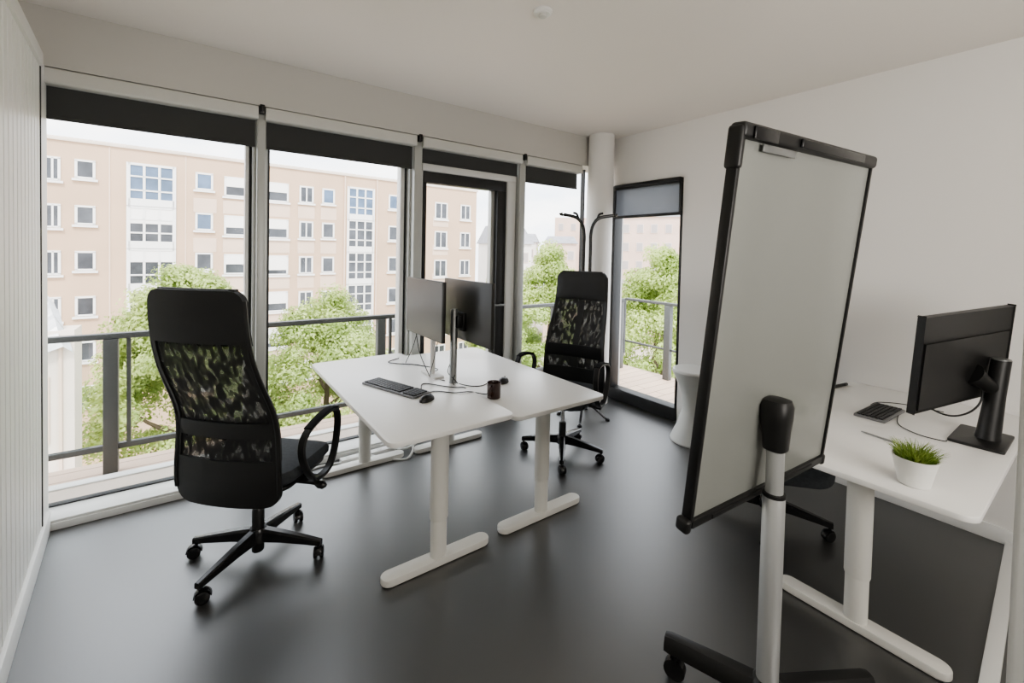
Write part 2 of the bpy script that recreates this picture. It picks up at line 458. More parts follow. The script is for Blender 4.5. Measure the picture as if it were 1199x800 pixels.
# ------------------------------------------------------------------ balcony
b = B(); b.box(-3.0, 5.2, 3.70, 4.42, -.30, -.15); b.box(XR+.18, 5.2, -3.5, 3.70, -.30, -.15); b.box(XR-.0, XR+.18, 3.46, 3.7, -.3, -.15)
struct('balcony_floor', b, 'deck')
t = thing('balcony_railing', 'grey metal balcony railing with glass infill along the long window wall', 'railing', (0, 4.2, -.15))
b = B(); b.box(-3, 5.08, -.03, .03, .965, 1.005, .004); obj('handrail', b, 'rail', t)
b = B(); b.box(-3, 5.08, -.02, .02, .165, .205, .004); obj('lower_rail', b, 'rail', t)
for x in (-2.4, -.485, 1.47, 3.72, 4.99):
    obj('post', B().box(x-.040, x+.040, -.045, .03, 0, .965, .004), 'rail', t)
    obj('panel_edge', B().box(x+.085, x+.108, -.018, .01, .205, .965), 'rail', t)
for x0, x1 in ((-2.33, -.60), (-.36, 1.36), (1.60, 3.6), (3.85, 4.88)):
    obj('glass_panel', B().box(x0, x1, -.006, .006, .205, .965), 'railglass', t)
t = thing('balcony_railing', 'grey metal balcony railing outside the narrow window', 'railing', (5.06, 0, -.15))
b = B(); b.box(-.03, .03, -3.3, 4.15, .985, 1.02, .004); obj('handrail', b, 'rail', t)
b = B(); b.box(-.015, .015, -3.3, 4.15, .385, .410, .004); obj('lower_rail', b, 'rail', t)
for y in (3.45, 1.5, -.5, -2.5):
    obj('post', B().box(-.035, .035, y-.045, y+.045, 0, .985, .004), 'rail', t)

# ------------------------------------------------------------------ desks
def make_desk(name, label, w, l, h, legs, group, foot_l, rc=.045, sides=(-1, 1), lx=0.0):
    """w along local x (depth), l along local y; origin at centre on floor"""
    t = thing(name, label, 'desk', (0, 0, 0), 0, group)
    b = B(); b.prism(rrect(-w/2, w/2, -l/2, l/2, rc, 8), h-.022, h, .0025)
    obj('desktop', b, 'desktop', t, ang=50)
    b = B(); b.box(-.03, .03, -legs, legs, h-.055, h-.023, .003)
    b.box(-.17, .17, -legs-.03, -legs+.03, h-.045, h-.023, .003); b.box(-.17, .17, legs-.03, legs+.03, h-.045, h-.023, .003)
    obj('underframe', b, 'desk_leg', t)
    if len(sides) == 1:
        b = B(); b.box(-w/2+.08, w/2-.08, -l/2, -l/2+.012, h-.12, h-.024, .003); b.box(-w/2+.08, w/2-.08, -l/2, -l/2+.14, h-.030, h-.0235, .002)
        obj('wall_bracket', b, 'desk_leg', t)
    for s in sides:
        y = s*legs
        b = B()
        b.lathe([(.040, .036), (.040, .22), (.040, h-.045)], (lx, y, 0), 28, sy=.85)
        lg = obj('leg', b, 'desk_leg', t)
        b = B(); b.lathe([(.0425, .215), (.0445, .222), (.0445, h-.045)], (lx, y, 0), 28, sy=.85)
        obj('outer_tube', b, 'desk_leg', lg)
        b = B(); o_ = rrect(lx-foot_l/2, lx+foot_l/2, y-.037, y+.037, .0365, 8); b.prism(o_, .004, .036, .006)
        obj('foot', b, 'desk_leg', t)
    return t
dk1 = make_desk('office_desk', 'white rectangular desk with keyboard, beside the chair seen from behind', .63, 1.49, .712, .565, 'pair of white desks', .56)
dk1.location = (.952, 2.435, 0)
dk2 = make_desk('office_desk', 'white rectangular desk with brown mug, in front of the chair facing the camera', .645, 1.47, .686, .555, 'pair of white desks', .58)
dk2.location = (1.600, 2.435, 0)
dk3 = make_desk('office_desk', 'white desk with potted grass and black monitor, behind the tilted whiteboard', .80, 1.52, .697, .54, None, .57, .05, (1,), -.045)
dk3.location = (2.73, .627, 0); dk3.rotation_euler = (0, 0, PI/2)
# (rotated: local x runs along world y)

# ------------------------------------------------------------------ monitors
def panel_box(t, w, h, th, name='screen_panel', m='monback', mx=None):
    b = B(); b.box(-w/2, w/2, 0, th, -h/2, h/2, .004, 2, mx=mx); return obj(name, b, m, t)
# monitor A : faces -x
t = thing('computer_monitor', 'thin dark monitor with its screen toward the chair seen from behind', 'monitor', (1.215, 2.51, .712))
b = B(); b.box(-.070, -.048, -.262, .262, .250, .606, .004); pa = obj('panel', b, 'monback', t)
obj('screen', B().box(-.0715, -.0702, -.256, .256, .258, .600), 'screen', pa)
b = B(); b.cyl((0, 0, .012), (0, 0, .44), .016); b.box(-.048, .0, -.03, .03, .39, .45, .004); obj('stand', b, 'paper', t)
b = B(); b.prism(rrect(-.035, .035, -.10, .10, .01), 0, .012, .002); obj('base', b, 'paper', t)
# monitor B : faces +x, pole toward us
t = thing('computer_monitor', 'thin dark monitor seen from the back on a grey pole, above the brown mug', 'monitor', (1.248, 2.30, .712))
b = B(); b.box(.050, .072, -.325, .230, .252, .612, .004); pa = obj('panel', b, 'monback', t)
obj('screen', B().box(.0722, .0735, -.318, .224, .260, .604), 'screen', pa)
b = B(); b.lathe([(.024, 0), (.024, .004), (.0215, .006), (.0215, .435), (.018, .44)], (0, 0, 0), 28); obj('stand', b, 'steel', t)
b = B(); b.box(.0, .050, -.04, .04, .33, .40, .005); b.box(.030, .050, -.055, .055, .31, .42, .004); obj('bracket', b, 'black', t)
b = B()
for pts in ([(0, -.022, .05), (-.03, -.05, .025), (-.025, -.06, .004)], [(0, .03, .12), (-.02, .028, .06), (-.01, -.03, .03), (.01, -.04, .005)]):
    b.tube(cr(pts, 5), .0028, 6)
obj('cable_loop', b, 'blackcable', t)

# monitor C on the right hand desk
t = thing('computer_monitor', 'large black monitor on a thick round stand, seen from behind beside the potted grass', 'monitor', (2.883, .335, .697))
b = B(); b.prism(rrect(-.155, .15, -.085, .09, .012), 0, .012, .003); obj('base', b, 'black', t)
b = B(); b.lathe([(.047, .012), (.045, .03), (.042, .10), (.038, .20), (.037, .362)], (.01, -.015, 0), 32, sx=1.0, sy=.9)
for v_ in b.bm.verts: v_.co.x += (v_.co.z)*.16; v_.co.y -= v_.co.z*.07
st = obj('stand', b, 'black', t)
obj('stand_cap', B().lathe([(.036, .3625), (.036, .366), (.033, .368)], (.068, -.040, 0), 32, sy=.9), 'steel', st)
# panel pose
c0 = Vector((2.78, .383, 1.076)); ya, ti, ro = R(-15), R(5), R(2.9)
u = Vector((math.cos(ya), math.sin(ya), 0)); n0 = Vector((-u.y, u.x, 0)); v = Vector((0, 0, 1))*math.cos(ti)-n0*math.sin(ti)
u2 = u*math.cos(ro)+v*math.sin(ro); v2 = -u*math.sin(ro)+v*math.cos(ro); nn = v2.cross(u2)*-1
PM = Matrix((u2, nn, v2)).transposed().to_4x4(); PM.translation = c0-Vector((2.883, .335, .697))
sgn = 1 if nn.y > 0 else -1
W3, H3 = .690, .414
b = B(); b.box(-W3/2, W3/2, 0, .018*sgn, -H3/2, H3/2, .006, 2, mx=PM) if sgn > 0 else b.box(-W3/2, W3/2, -.018, 0, -H3/2, H3/2, .006, 2, mx=PM)
b.box(-W3/2+.02, W3/2-.02, -.005*sgn if sgn > 0 else 0, 0 if sgn > 0 else .005, -H3/2+.01, H3*.22, .002, 2, mx=PM)
pc = obj('panel', b, 'black', t)
ys = .0185*sgn
obj('screen', B().box(-W3/2+.008, W3/2-.008, min(ys, ys+.001*sgn), max(ys, ys+.001*sgn), -H3/2+.012, H3/2-.008, mx=PM), 'screen', pc)
# hinge arm from the stand to the panel
hc = PM @ Vector((.06, 0, -.085))
b = B(); b.tube([(.045, -.028, .225), tuple(hc*.6+Vector((.045, -.028, .225))*.4), tuple(hc)], [.030, .036, .050], 16); obj('bracket', b, 'black', t)
b = B(); b.tube(cr([PM @ Vector(q) for q in ((.10, -.02*sgn, -.10), (.10, -.03*sgn, -.20), (.05, -.02*sgn, -.255), (-.04, 0, -.27), (-.12, .03*sgn, -.245), (-.18, .05*sgn, -.19))], 8), .004, 8)
obj('cable', b, 'blackcable', t)

# ------------------------------------------------------------------ desk-top items
def keyboard(label, loc, rz, L=.41, W=.125, group='computer keyboards'):
    t = thing('keyboard', label, 'keyboard', loc, rz, group)
    b = B(); b.prism(rrect(-L/2, L/2, -W/2, W/2, .008), 0, .012, .003); obj('body', b, 'keybody', t)
    b = B(); rows = 6; cols = 19 if L > .35 else 15
    for r_ in range(rows):
        for c_ in range(cols):
            x = -L/2+.010+(L-.02)*(c_+.5)/cols; y = -W/2+.010+(W-.02)*(r_+.5)/rows
            if r_ == 0 and 5 <= c_ <= 9 and c_ != 7: continue
            hw_ = (L-.02)/cols*.42; hh = (W-.02)/rows*.40
            if r_ == 0 and c_ == 7: hw_ *= 5.5
            if cols == 19 and c_ == 14: continue
            b.box(x-hw_, x+hw_, y-hh, y+hh, .012, .018)
    obj('keys', b, 'keys', t, smooth=False)
    return t
a1 = math.atan2(-.387, .139)
keyboard('black computer keyboard lying between desk edge and the two back-to-back monitors', (.916, 2.366, .712), a1, .43, .125)
keyboard('black keyboard on the desk with the potted grass', (2.893, .703, .697), R(-2), .31, .129)

def mouse(label, loc, rz):
    t = thing('computer_mouse', label, 'mouse', loc, rz, 'computer mice')
    b = B(); rings = []
    for k in range(9):
        y = -.052+.104*k/8; s_ = math.sqrt(max(.02, 1-(y/.054)**2)); w_ = .031*s_; h_ = .010+.022*s_*(1-.25*(y/.05))
        rings.append([Vector((w_*math.cos(a_), y, .001 if math.sin(a_) < 0 else .001+h_*math.sin(a_))) for a_ in [2*PI*j/16 for j in range(16)]])
    b.ring_solid(rings); obj('body', b, 'black', t)
    obj('scroll_wheel', B().cyl((-.003, .028, .026), (.003, .028, .026), .007), 'steel', t)
    return t
mouse('black computer mouse right beside the long keyboard on the near white desk', (.985, 2.095, .712), R(-60))
mouse('black computer mouse behind the brown mug', (1.555, 2.215, .686), R(-55))

t = thing('coffee_mug', 'glossy dark brown mug with handle on the white desk', 'mug', (1.345, 2.005, .686))
b = B(); b.lathe([(.031, .0), (.037, .004), (.038, .03), (.0385, .088), (.036, .090), (.034, .086), (.033, .012), (.0, .010)], (0, 0, 0), 32, cap1=False)
obj('body', b, 'mug', t)
b = B(); dx, dy = math.cos(R(215)), math.sin(R(215))
b.tube(cr([(dx*.037, dy*.037, .072), (dx*.060, dy*.060, .075), (dx*.068, dy*.068, .05), (dx*.058, dy*.058, .026), (dx*.037, dy*.037, .022)], 6), .0055, 8)
obj('handle', b, 'mug', t)
def cable(label, pts, r=.0028, m='blackcable', group=None, name='cable'):
    b = B(); p0 = Vector(pts[0]); b.tube(cr([Vector(p)-p0 for p in pts], 8), r, 6)
    o = obj(name, b, m); o.location = p0
    return tag(o, label, 'cable', group)
zt = .7155; z2 = .6895
cable('thin black cable looping round the foot of the grey monitor pole', [(1.035, 2.28, zt), (1.09, 2.36, zt), (1.17, 2.25, zt), (1.21, 2.20, zt), (1.245, 2.185, zt), (1.255, 2.16, zt)])
cable('thin black cable running from the grey pole toward the mouse behind the mug', [(1.285, 2.30, z2+.01), (1.34, 2.25, z2), (1.40, 2.22, z2), (1.48, 2.25, z2), (1.53, 2.23, z2)])
cable('black cable leading from the long keyboard to the mug', [(.99, 2.17, zt), (1.08, 2.20, zt), (1.16, 2.12, zt), (1.24, 2.09, zt), (1.33, 2.07, z2+.002), (1.38, 2.08, z2)])
cable('black cable pair lying flat under the screen that faces the chair seen from behind', [(1.19, 3.01, zt), (1.09, 2.95, zt), (1.12, 2.88, zt), (1.22, 2.78, zt), (1.30, 2.62, z2+.024), (1.25, 2.56, zt)])
cable('black cable dropping in a slant from the far end of the thin dark monitor', [(1.165, 2.64, .965), (1.17, 2.72, .85), (1.18, 2.86, zt)], .0025)
cable('black cable crossing the other under the thin dark monitor', [(1.165, 2.66, .965), (1.16, 2.58, .84), (1.175, 2.46, zt)], .0025)
cable('black cable hanging straight from the near end of the thin dark monitor', [(1.165, 2.34, .965), (1.17, 2.40, .84), (1.185, 2.47, zt), (1.22, 2.35, zt)], .0025)
cable('thin black keyboard cable crossing the desk to the stand of the large monitor', [(2.965, 0.643, 0.7005), (2.78, 0.602, 0.7005), (2.697, 0.515, 0.7005), (2.697, 0.432, 0.7005), (2.718, 0.422, 0.7005)], .0022)
cable('thin black cable behind the short keyboard, below the large monitor', [(3.016, 0.772, 0.7005), (3.109, 0.762, 0.7005), (3.191, 0.669, 0.7005), (3.212, 0.515, 0.7005)], .0022)

t = thing('ballpoint_pen', 'silver grey pen lying between keyboard and grass pot', 'pen', (2.495, .609, .7015), math.atan2(.091, .02))
b = B(); b.tube([(-.065, 0, 0), (-.055, 0, 0), (.045, 0, 0), (.062, 0, 0), (.068, 0, 0)], [.001, .004, .0042, .003, .001], 10); obj('barrel', b, 'steel', t)
b = B(); b.box(-.06, -.02, -.0012, .0012, .0040, .0055); obj('clip', b, 'chrome', t)

t = thing('armrest_tip_standin', 'black stick standing in for a chair armrest tip on the far edge of the desk, just right of the whiteboard', 'stand-in', (3.285, 1.0, .706), R(0))  # pen-shaped stand-in for a chair armrest tip that would hit the desk
b = B(); b.tube([(-.065, .01, 0), (.045, -.01, 0)], [.009, .009], 12); obj('barrel', b, 'black', t)
b = B(); b.tube([(.045, -.01, 0), (.07, -.0145, 0), (.075, -.0155, 0)], [.0095, .009, .005], 12); obj('cap', b, 'blackgloss', t)

# potted grass
t = thing('potted_grass', 'small tuft of green grass in a round white pot on the desk', 'plant', (2.095, .404, .697))
obj('pot', B().lathe([(.040, 0), (.045, .003), (.060, .075), (.066, .100), (.062, .100), (.056, .085), (.0, .083)], (0, 0, 0), 40, cap1=False), 'pot', t)
obj('soil', B().lathe([(.056, .082), (.056, .088), (.02, .092)], (0, 0, 0), 24), 'soil', t)
b = B(); rg = random.Random(3)
for i in range(420):
    a_ = rg.uniform(0, 2*PI); rr = .055*math.sqrt(rg.random()); L_ = rg.uniform(.045, .085)*(1.05-.25*rr/.055)
    base = Vector((rr*math.cos(a_), rr*math.sin(a_), .086)); lean = .15+.75*rr/.055*rg.uniform(.6, 1.2)
    da = a_+rg.uniform(-.7, .7); d_ = Vector((math.cos(da), math.sin(da), 0)); side = Vector((-d_.y, d_.x, 0))
    tw = rg.uniform(0, PI); side = (side*math.cos(tw)+d_*math.sin(tw))
    prev = None
    for k in range(5):
        s_ = k/4; p = base+Vector((0, 0, 1))*L_*s_*(1-.3*lean*s_)+d_*L_*lean*s_*s_*.8
        wv = .0022*(1-s_)+.0002
        cur = (b.bm.verts.new(p-side*wv), b.bm.verts.new(p+side*wv))
        if prev: b.bm.faces.new((prev[0], prev[1], cur[1], cur[0]))
        prev = cur
obj('grass_blades', b, leaf_mat('pot_grass', (.10, .20, .03), (.42, .52, .14), 30), t)

# ------------------------------------------------------------------ office chairs
LIFT = 0.0
def back_y(z):
    z -= LIFT
    P = [(.30, -.215), (.40, -.225), (.52, -.235), (.64, -.230), (.74, -.232), (.83, -.262), (.94, -.320), (1.05, -.364), (1.16, -.386), (1.28, -.396), (1.40, -.400)]
    for (a, ya_), (c_, yb_) in zip(P, P[1:]):
        if z <= c_: return ya_+(yb_-ya_)*(z-a)/(c_-a)
    return P[-1][1]
def smooth_back(z): return (back_y(z-.05)+back_y(z)+back_y(z+.05))/3
ZB, ZT = .372, 1.325
def half_w(z):
    z -= LIFT
    t_ = min(1, max(0, (z-ZB)/(ZT-ZB)))
    w_ = .250 - .042*(3*t_*t_-2*t_*t_*t_)
    rt, rb = .055, .075
    if z > ZT-rt: w_ -= rt-math.sqrt(max(0, rt*rt-(z-(ZT-rt))**2))
    if z < ZB+rb: w_ -= rb-math.sqrt(max(0, rb*rb-((ZB+rb)-z)**2))
    return w_
def sheet(b, za, zb, xa, xb, th, off=0, nz=14, nx=12, curve=.035, puff=0):
    """curved slab; xa/xb functions of z; thickness th toward the front (+y)"""
    rows = []
    for i in range(nz+1):
        z = za+(zb-za)*i/nz; a = xa(z); c_ = xb(z); row = []
        for j in range(nx+1):
            x = a+(c_-a)*j/nx
            y = smooth_back(z)+off+curve*(x/.25)**2
            p = puff*math.sin(PI*min(1, max(0, (i/nz))))**.5*math.sin(PI*j/nx)**.5 if puff else 0
            row.append((Vector((x, y, z)), Vector((x, y+th+p, z))))
        rows.append(row)
    V = [[(b.bm.verts.new(q[0]), b.bm.verts.new(q[1])) for q in row] for row in rows]
    for i in range(nz):
        for j in range(nx):
            b.bm.faces.new((V[i][j][0], V[i][j+1][0], V[i+1][j+1][0], V[i+1][j][0]))
            b.bm.faces.new((V[i][j][1], V[i+1][j][1], V[i+1][j+1][1], V[i][j+1][1]))
        b.bm.faces.new((V[i][0][0], V[i+1][0][0], V[i+1][0][1], V[i][0][1]))
        b.bm.faces.new((V[i][nx][0], V[i][nx][1], V[i+1][nx][1], V[i+1][nx][0]))
    for j in range(nx):
        b.bm.faces.new((V[0][j][0], V[0][j][1], V[0][j+1][1], V[0][j+1][0]))
        b.bm.faces.new((V[nz][j][0], V[nz][j+1][0], V[nz][j+1][1], V[nz][j][1]))
    return b
def make_chair(label, hub, face, arms, lift=0.0, spine=True):
    """face = world heading of the seat front in degrees; arms = world angles of the four base arms"""
    t = thing('office_chair', label, 'chair', (hub[0], hub[1], 0), R(face-90), 'black high-backed office chairs')
    # back frame: two side rails, top and bottom solids, cross band
    global LIFT
    LIFT = lift; L = lift
    b = B()
    sheet(b, ZB+L, .578+L, lambda z: -half_w(z), lambda z: half_w(z), .016, nz=28)
    sheet(b, .578+L, 1.112+L, lambda z: -half_w(z), lambda z: -half_w(z)+.026, .020, nx=3)
    sheet(b, .578+L, 1.112+L, lambda z: half_w(z)-.026, lambda z: half_w(z), .020, nx=3)
    sheet(b, .675+L, .745+L, lambda z: -half_w(z)+.024, lambda z: half_w(z)-.024, .016, nz=4)
    sheet(b, 1.112+L, ZT+L, lambda z: -half_w(z), lambda z: half_w(z), .018, nz=30)
    for s in (-1, 1):
        b.tube([(s*(half_w(z)-.004), smooth_back(z)+.035, z) for z in [L+ZB+.06+(ZT-ZB-.10)*k/24 for k in range(25)]], .011, 8)
    obj('back_frame', b, 'black', t)
    b = B(); sheet(b, .743+L, 1.114+L, lambda z: -half_w(z)+.024, lambda z: half_w(z)-.024, .003, off=.008, nz=12)
    sheet(b, .576+L, .677+L, lambda z: -half_w(z)+.024, lambda z: half_w(z)-.024, .003, off=.008, nz=4)
    obj('mesh_panel', b, 'net', t)
    if spine:
        b = B(); sheet(b, .58+L, 1.114+L, lambda z: -.030, lambda z: .018, .006, off=.016, nz=12, nx=3)
        obj('spine', b, 'black', t)
    b = B(); sheet(b, 1.10+L, ZT+.004+L, lambda z: -half_w(min(z, L+ZT-.004))+.006, lambda z: half_w(min(z, L+ZT-.004))-.006, .022, off=.016, puff=.040, nz=32)
    obj('headrest', b, 'headfab', t)
    b = B(); sheet(b, .665+L, .755+L, lambda z: -half_w(z)+.022, lambda z: half_w(z)-.022, .018, off=.014, puff=.018, nz=8)
    obj('lumbar_pad', b, 'blackfab', t)
    # seat
    b = B(); rings = []
    nn_ = 40
    for zz_, k_ in ((.418, .055), (.425, .018), (.445, .002), (.470, 0), (.488, .010), (.498, .040), (.502, .09)):
        o_ = rrect(-.245+k_, .245-k_, -.165+k_, .275-k_, max(.03, .10-k_*.5), 9)
        rings.append([Vector((x, y, zz_-.030*max(0, (y-.17)/.10)**2-.008*(1 if zz_ > .49 else 0)*(1-(x/.25)**2)+lift)) for x, y in o_])
    b.ring_solid(rings); obj('seat', b, 'seatfab', t)
    b = B(); b.prism(rrect(-.225, .225, -.15, .245, .08), .402+lift, .420+lift, .006); obj('seat_shell', b, 'black', t)
    # mechanism and levers
    b = B(); b.box(-.085, .085, -.13, .12, .345+lift, .403+lift, .012); b.box(-.06, .06, -.215, -.10, .375+lift, .412+lift, .008)
    b.box(-.30, .30, -.02, .055, .388+lift, .404+lift, .005)
    obj('tilt_mechanism', b, 'black', t)
    b = B(); b.tube([(.08, .03, .375+lift), (.20, .03, .372+lift), (.285, .03, .368+lift)], [.007, .008, .008], 8)
    b.tube([(.275, .03, .368+lift), (.292, .03, .366+lift), (.315, .03, .364+lift), (.328, .03, .363+lift)], [.010, .018, .018, .008], 12)
    obj('lever', b, 'black', t)
    b = B(); b.tube([(-.08, .0, .375+lift), (-.20, .0, .372+lift), (-.29, .0, .368+lift)], [.007, .008, .010], 8)
    obj('lever', b, 'black', t)
    # armrests
    for s in (-1, 1):
        pts = [(.06, .408), (-.005, .425), (-.055, .475), (-.098, .560), (-.100, .625), (-.060, .668), (.03, .692), (.12, .700), (.175, .688), (.200, .640), (.195, .560), (.165, .470), (.120, .420)]
        b = B(); b.band(cr([(s*.300, y-.02, z+lift) for y, z in pts], 5, True), .036, .018)
        ar = obj('armrest', b, 'black', t)
        b = B(); b.band(cr([(s*.300, y-.02, z+lift+.010) for y, z in pts[5:9]], 5), .040, .010, closed=False)
        obj('arm_pad', b, 'blackfab', ar)
    # gas lift
    b = B(); b.lathe([(.024, .035), (.027, .04), (.027, .235), (.022, .245)], (0, 0, 0), 24); obj('lift_tube', b, 'black', t)
    b = B(); b.lathe([(.0135, .24), (.0135, .35+lift)], (0, 0, 0), 20); obj('gas_lift', b, 'chrome', t)
    # star base
    b = B(); b.lathe([(.030, .075), (.042, .085), (.045, .130), (.034, .150)], (0, 0, 0), 24)
    rel = [R(a-(face-90)) for a in arms]
    for a in rel:
        d_ = Vector((math.cos(a), math.sin(a), 0)); s_ = Vector((-d_.y, d_.x, 0)); rings = []
        for q, wz, zt_, hz in ((.02, .024, .148, .060), (.12, .021, .132, .046), (.24, .017, .108, .032), (.305, .014, .094, .026)):
            p = d_*q
            rings.append([p+s_*a2*wz+Vector((0, 0, zt_-hz*(1-b2))) for a2, b2 in ((-1, 0), (-1, .8), (-.6, 1), (.6, 1), (1, .8), (1, 0))])
        b.ring_solid(rings)
    sb = obj('star_base', b, 'blackgloss', t, ang=40)
    for i, a in enumerate(rel):
        d_ = Vector((math.cos(a), math.sin(a), 0)); c_ = d_*.292
        sw = a+[.8, -1.1, 2.4, .3][i % 4]; ax = Vector((math.cos(sw), math.sin(sw), 0)); fw = Vector((-ax.y, ax.x, 0))
        b = B(); b.cyl(c_+Vector((0, 0, .050)), c_+Vector((0, 0, .088)), .007, seg=10)
        cc = c_+fw*.010+Vector((0, 0, .0275))
        for s in (-1, 1):
            b.tube([cc+ax*s*.005, cc+ax*s*.007, cc+ax*s*.020, cc+ax*s*.023], [.022, .0275, .0275, .021], 18)
        hood = [cc+fw*(.031*math.cos(q))+Vector((0, 0, .031*math.sin(q))) for q in [PI*k/8 for k in range(9)]]
        b.band(hood, .030, .005, axis=tuple(ax), closed=False)
        obj('caster', b, 'blackgloss', sb)
    return t
make_chair('black mesh high-back office chair seen from behind, nearest the fluted wall', (.250, 2.385), 47, (218, 145, 44, 324), 0.0, False)
make_chair('black mesh high-back office chair facing the camera, in front of the coat stand', (2.222, 2.385), 206, (131, 227, 300, 20), .025)
make_chair('black office chair mostly hidden behind the tilted whiteboard', (2.64, 1.125), 222, (203, 113, 291, 23), -.065)

# ------------------------------------------------------------------ mobile whiteboard
ox, oy = 1.484, .613
t = thing('mobile_whiteboard', 'tilted whiteboard in black frame on a silver pole with wheeled black foot', 'whiteboard', (ox, oy, 0))
b = B(); b.lathe([(.032, .15), (.032, .750), (.029, .757)], (0, 0, 0), 36); lp = obj('lower_pole', b, 'silver', t)
obj('pole_collar', B().lathe([(.033, .748), (.033, .758), (.028, .760)], (0, 0, 0), 36), 'black', lp)
obj('upper_pole', B().lathe([(.0255, .755), (.0255, .95)], (0, 0, 0), 36), 'silver', t)
# pivot clamp: rounded black hood
b = B(); rings = []
for z, wx, wy, cx in ((.895, .030, .028, 0), (.899, .036, .033, 0), (.95, .040, .036, 0), (1.00, .046, .042, -.002), (1.035, .046, .044, -.003), (1.054, .036, .038, -.002), (1.060, .018, .022, -.002)):
    rings.append([Vector((cx+wx*(abs(math.cos(a))**.7)*(1 if math.cos(a) > 0 else -1), wy*(abs(math.sin(a))**.7)*(1 if math.sin(a) > 0 else -1), z)) for a in [2*PI*k/28 for k in range(28)]])
b.ring_solid(rings); obj('pivot_clamp', b, 'black', t)
# foot
b = B(); b.lathe([(.045, .065), (.055, .07), (.055, .130), (.042, .150), (.034, .158)], (0, 0, 0), 32)
for ang, L_ in ((111, .315), (330, .36), (221, .36)):
    a = R(ang); d_ = Vector((math.cos(a), math.sin(a), 0)); s_ = Vector((-d_.y, d_.x, 0)); rings = []
    for q, wz, zt_, hz in ((.02, .034, .152, .060), (.15, .031, .152, .056), (L_-.02, .027, .150, .052), (L_, .024, .146, .046)):
        rings.append([d_*q+s_*a2*wz+Vector((0, 0, zt_-hz*(1-b2))) for a2, b2 in ((-1, 0), (-1, .6), (-.6, .95), (0, 1), (.6, .95), (1, .6), (1, 0))])
    b.ring_solid(rings)
ft = obj('foot', b, 'black', t, ang=45)
for ang, L_ in ((111, .315), (330, .36), (221, .36)):
    a = R(ang); d_ = Vector((math.cos(a), math.sin(a), 0)); s_ = Vector((-d_.y, d_.x, 0)); c_ = d_*(L_-.035)
    b = B(); b.cyl(c_+s_*.014+Vector((0, 0, .036)), c_-s_*.014+Vector((0, 0, .036)), .036); b.box(c_.x-.012, c_.x+.012, c_.y-.012, c_.y+.012, .050, .104)
    obj('caster', b, 'blackgloss', ft)
# board in its own frame
bc = Vector((1.540, .612, 1.281)); ya, ti, ro = R(-4.19), R(6.48), R(.93)
u = Vector((math.cos(ya), math.sin(ya), 0)); n0 = Vector((-u.y, u.x, 0)); v = Vector((0, 0, 1))*math.cos(ti)-n0*math.sin(ti)
u2 = u*math.cos(ro)+v*math.sin(ro); v2 = -u*math.sin(ro)+v*math.cos(ro); nf = u2.cross(v2)   # nf points to the camera side (-y)
BM = Matrix((u2, -nf, v2)).transposed().to_4x4(); BM.translation = bc-Vector((ox, oy, 0))   # local: x right, y away, z up
W, Hh = .800, 1.141
b = B(); b.box(-W/2+.012, W/2-.012, .0, .014, -Hh/2+.02, Hh/2-.02, mx=BM); bd = obj('writing_panel', b, 'board', t)
b = B()
b.box(-W/2, -W/2+.016, -.008, .024, -Hh/2+.02, Hh/2-.02, .004, mx=BM)
b.box(W/2-.014, W/2, -.008, .024, -Hh/2+.02, Hh/2-.02, .004, mx=BM)
b.box(-W/2+.01, W/2-.01, -.010, .026, -Hh/2, -Hh/2+.030, .006, mx=BM)
b.box(-W/2+.10, W/2-.10, -.014, -.006, -Hh/2+.006, -Hh/2+.022, .003, mx=BM)
obj('board_frame', b, 'black', t)
for s in (-1, 1):
    b = B(); b.box(s*W/2-.020, s*W/2+.006, -.013, .029, -Hh/2-.008, -Hh/2+.034, .010, 3, mx=BM); obj('corner_cap', b, 'black', t)
b = B(); b.box(-W/2-.002, W/2+.003, -.018, .028, Hh/2-.036, Hh/2+.006, .012, 4, mx=BM)
b.box(-W/2-.007, -W/2+.018, -.014, .030, Hh/2-.115, Hh/2-.002, .010, 3, mx=BM)
cb = obj('clamp_bar', b, 'black', t)
b = B(); b.box(-W/2+.27, W/2-.12, -.027, -.018, Hh/2-.030, Hh/2-.004, .0042, 3, mx=BM); b.box(-W/2+.035, -W/2+.15, -.025, -.018, Hh/2-.036, Hh/2-.002, .0032, 3, mx=BM)
obj('clip_handle', b, 'blackgloss', cb)
b = B(); b.box(-W/2+.10, -W/2+.27, -.013, -.009, Hh/2-.060, Hh/2-.040, .001, mx=BM); obj('paper_clip', b, 'steel', cb)
pv = BM.inverted() @ Vector((0, 0, 1.01))
b = B(); b.cyl(BM @ Vector((pv.x, pv.y, pv.z)), BM @ Vector((pv.x, .001, pv.z)), .024, .034); obj('pivot_joint', b, 'black', t)

# ------------------------------------------------------------------ stool and coat stand
t = thing('hourglass_stool', 'white hourglass-shaped plastic stool against the wall beside the narrow window', 'stool', (3.275, 1.975, 0))
obj('body', B().lathe([(.172, 0), (.175, .012), (.160, .05), (.120, .14), (.092, .24), (.088, .30), (.100, .38), (.135, .48), (.165, .545), (.172, .565), (.168, .578)], (0, 0, 0), 48, cap0=True), 'stool', t)
obj('seat', B().lathe([(.1675, .5785), (.160, .584), (.10, .582), (.02, .580)], (0, 0, 0), 48), 'stool', t)

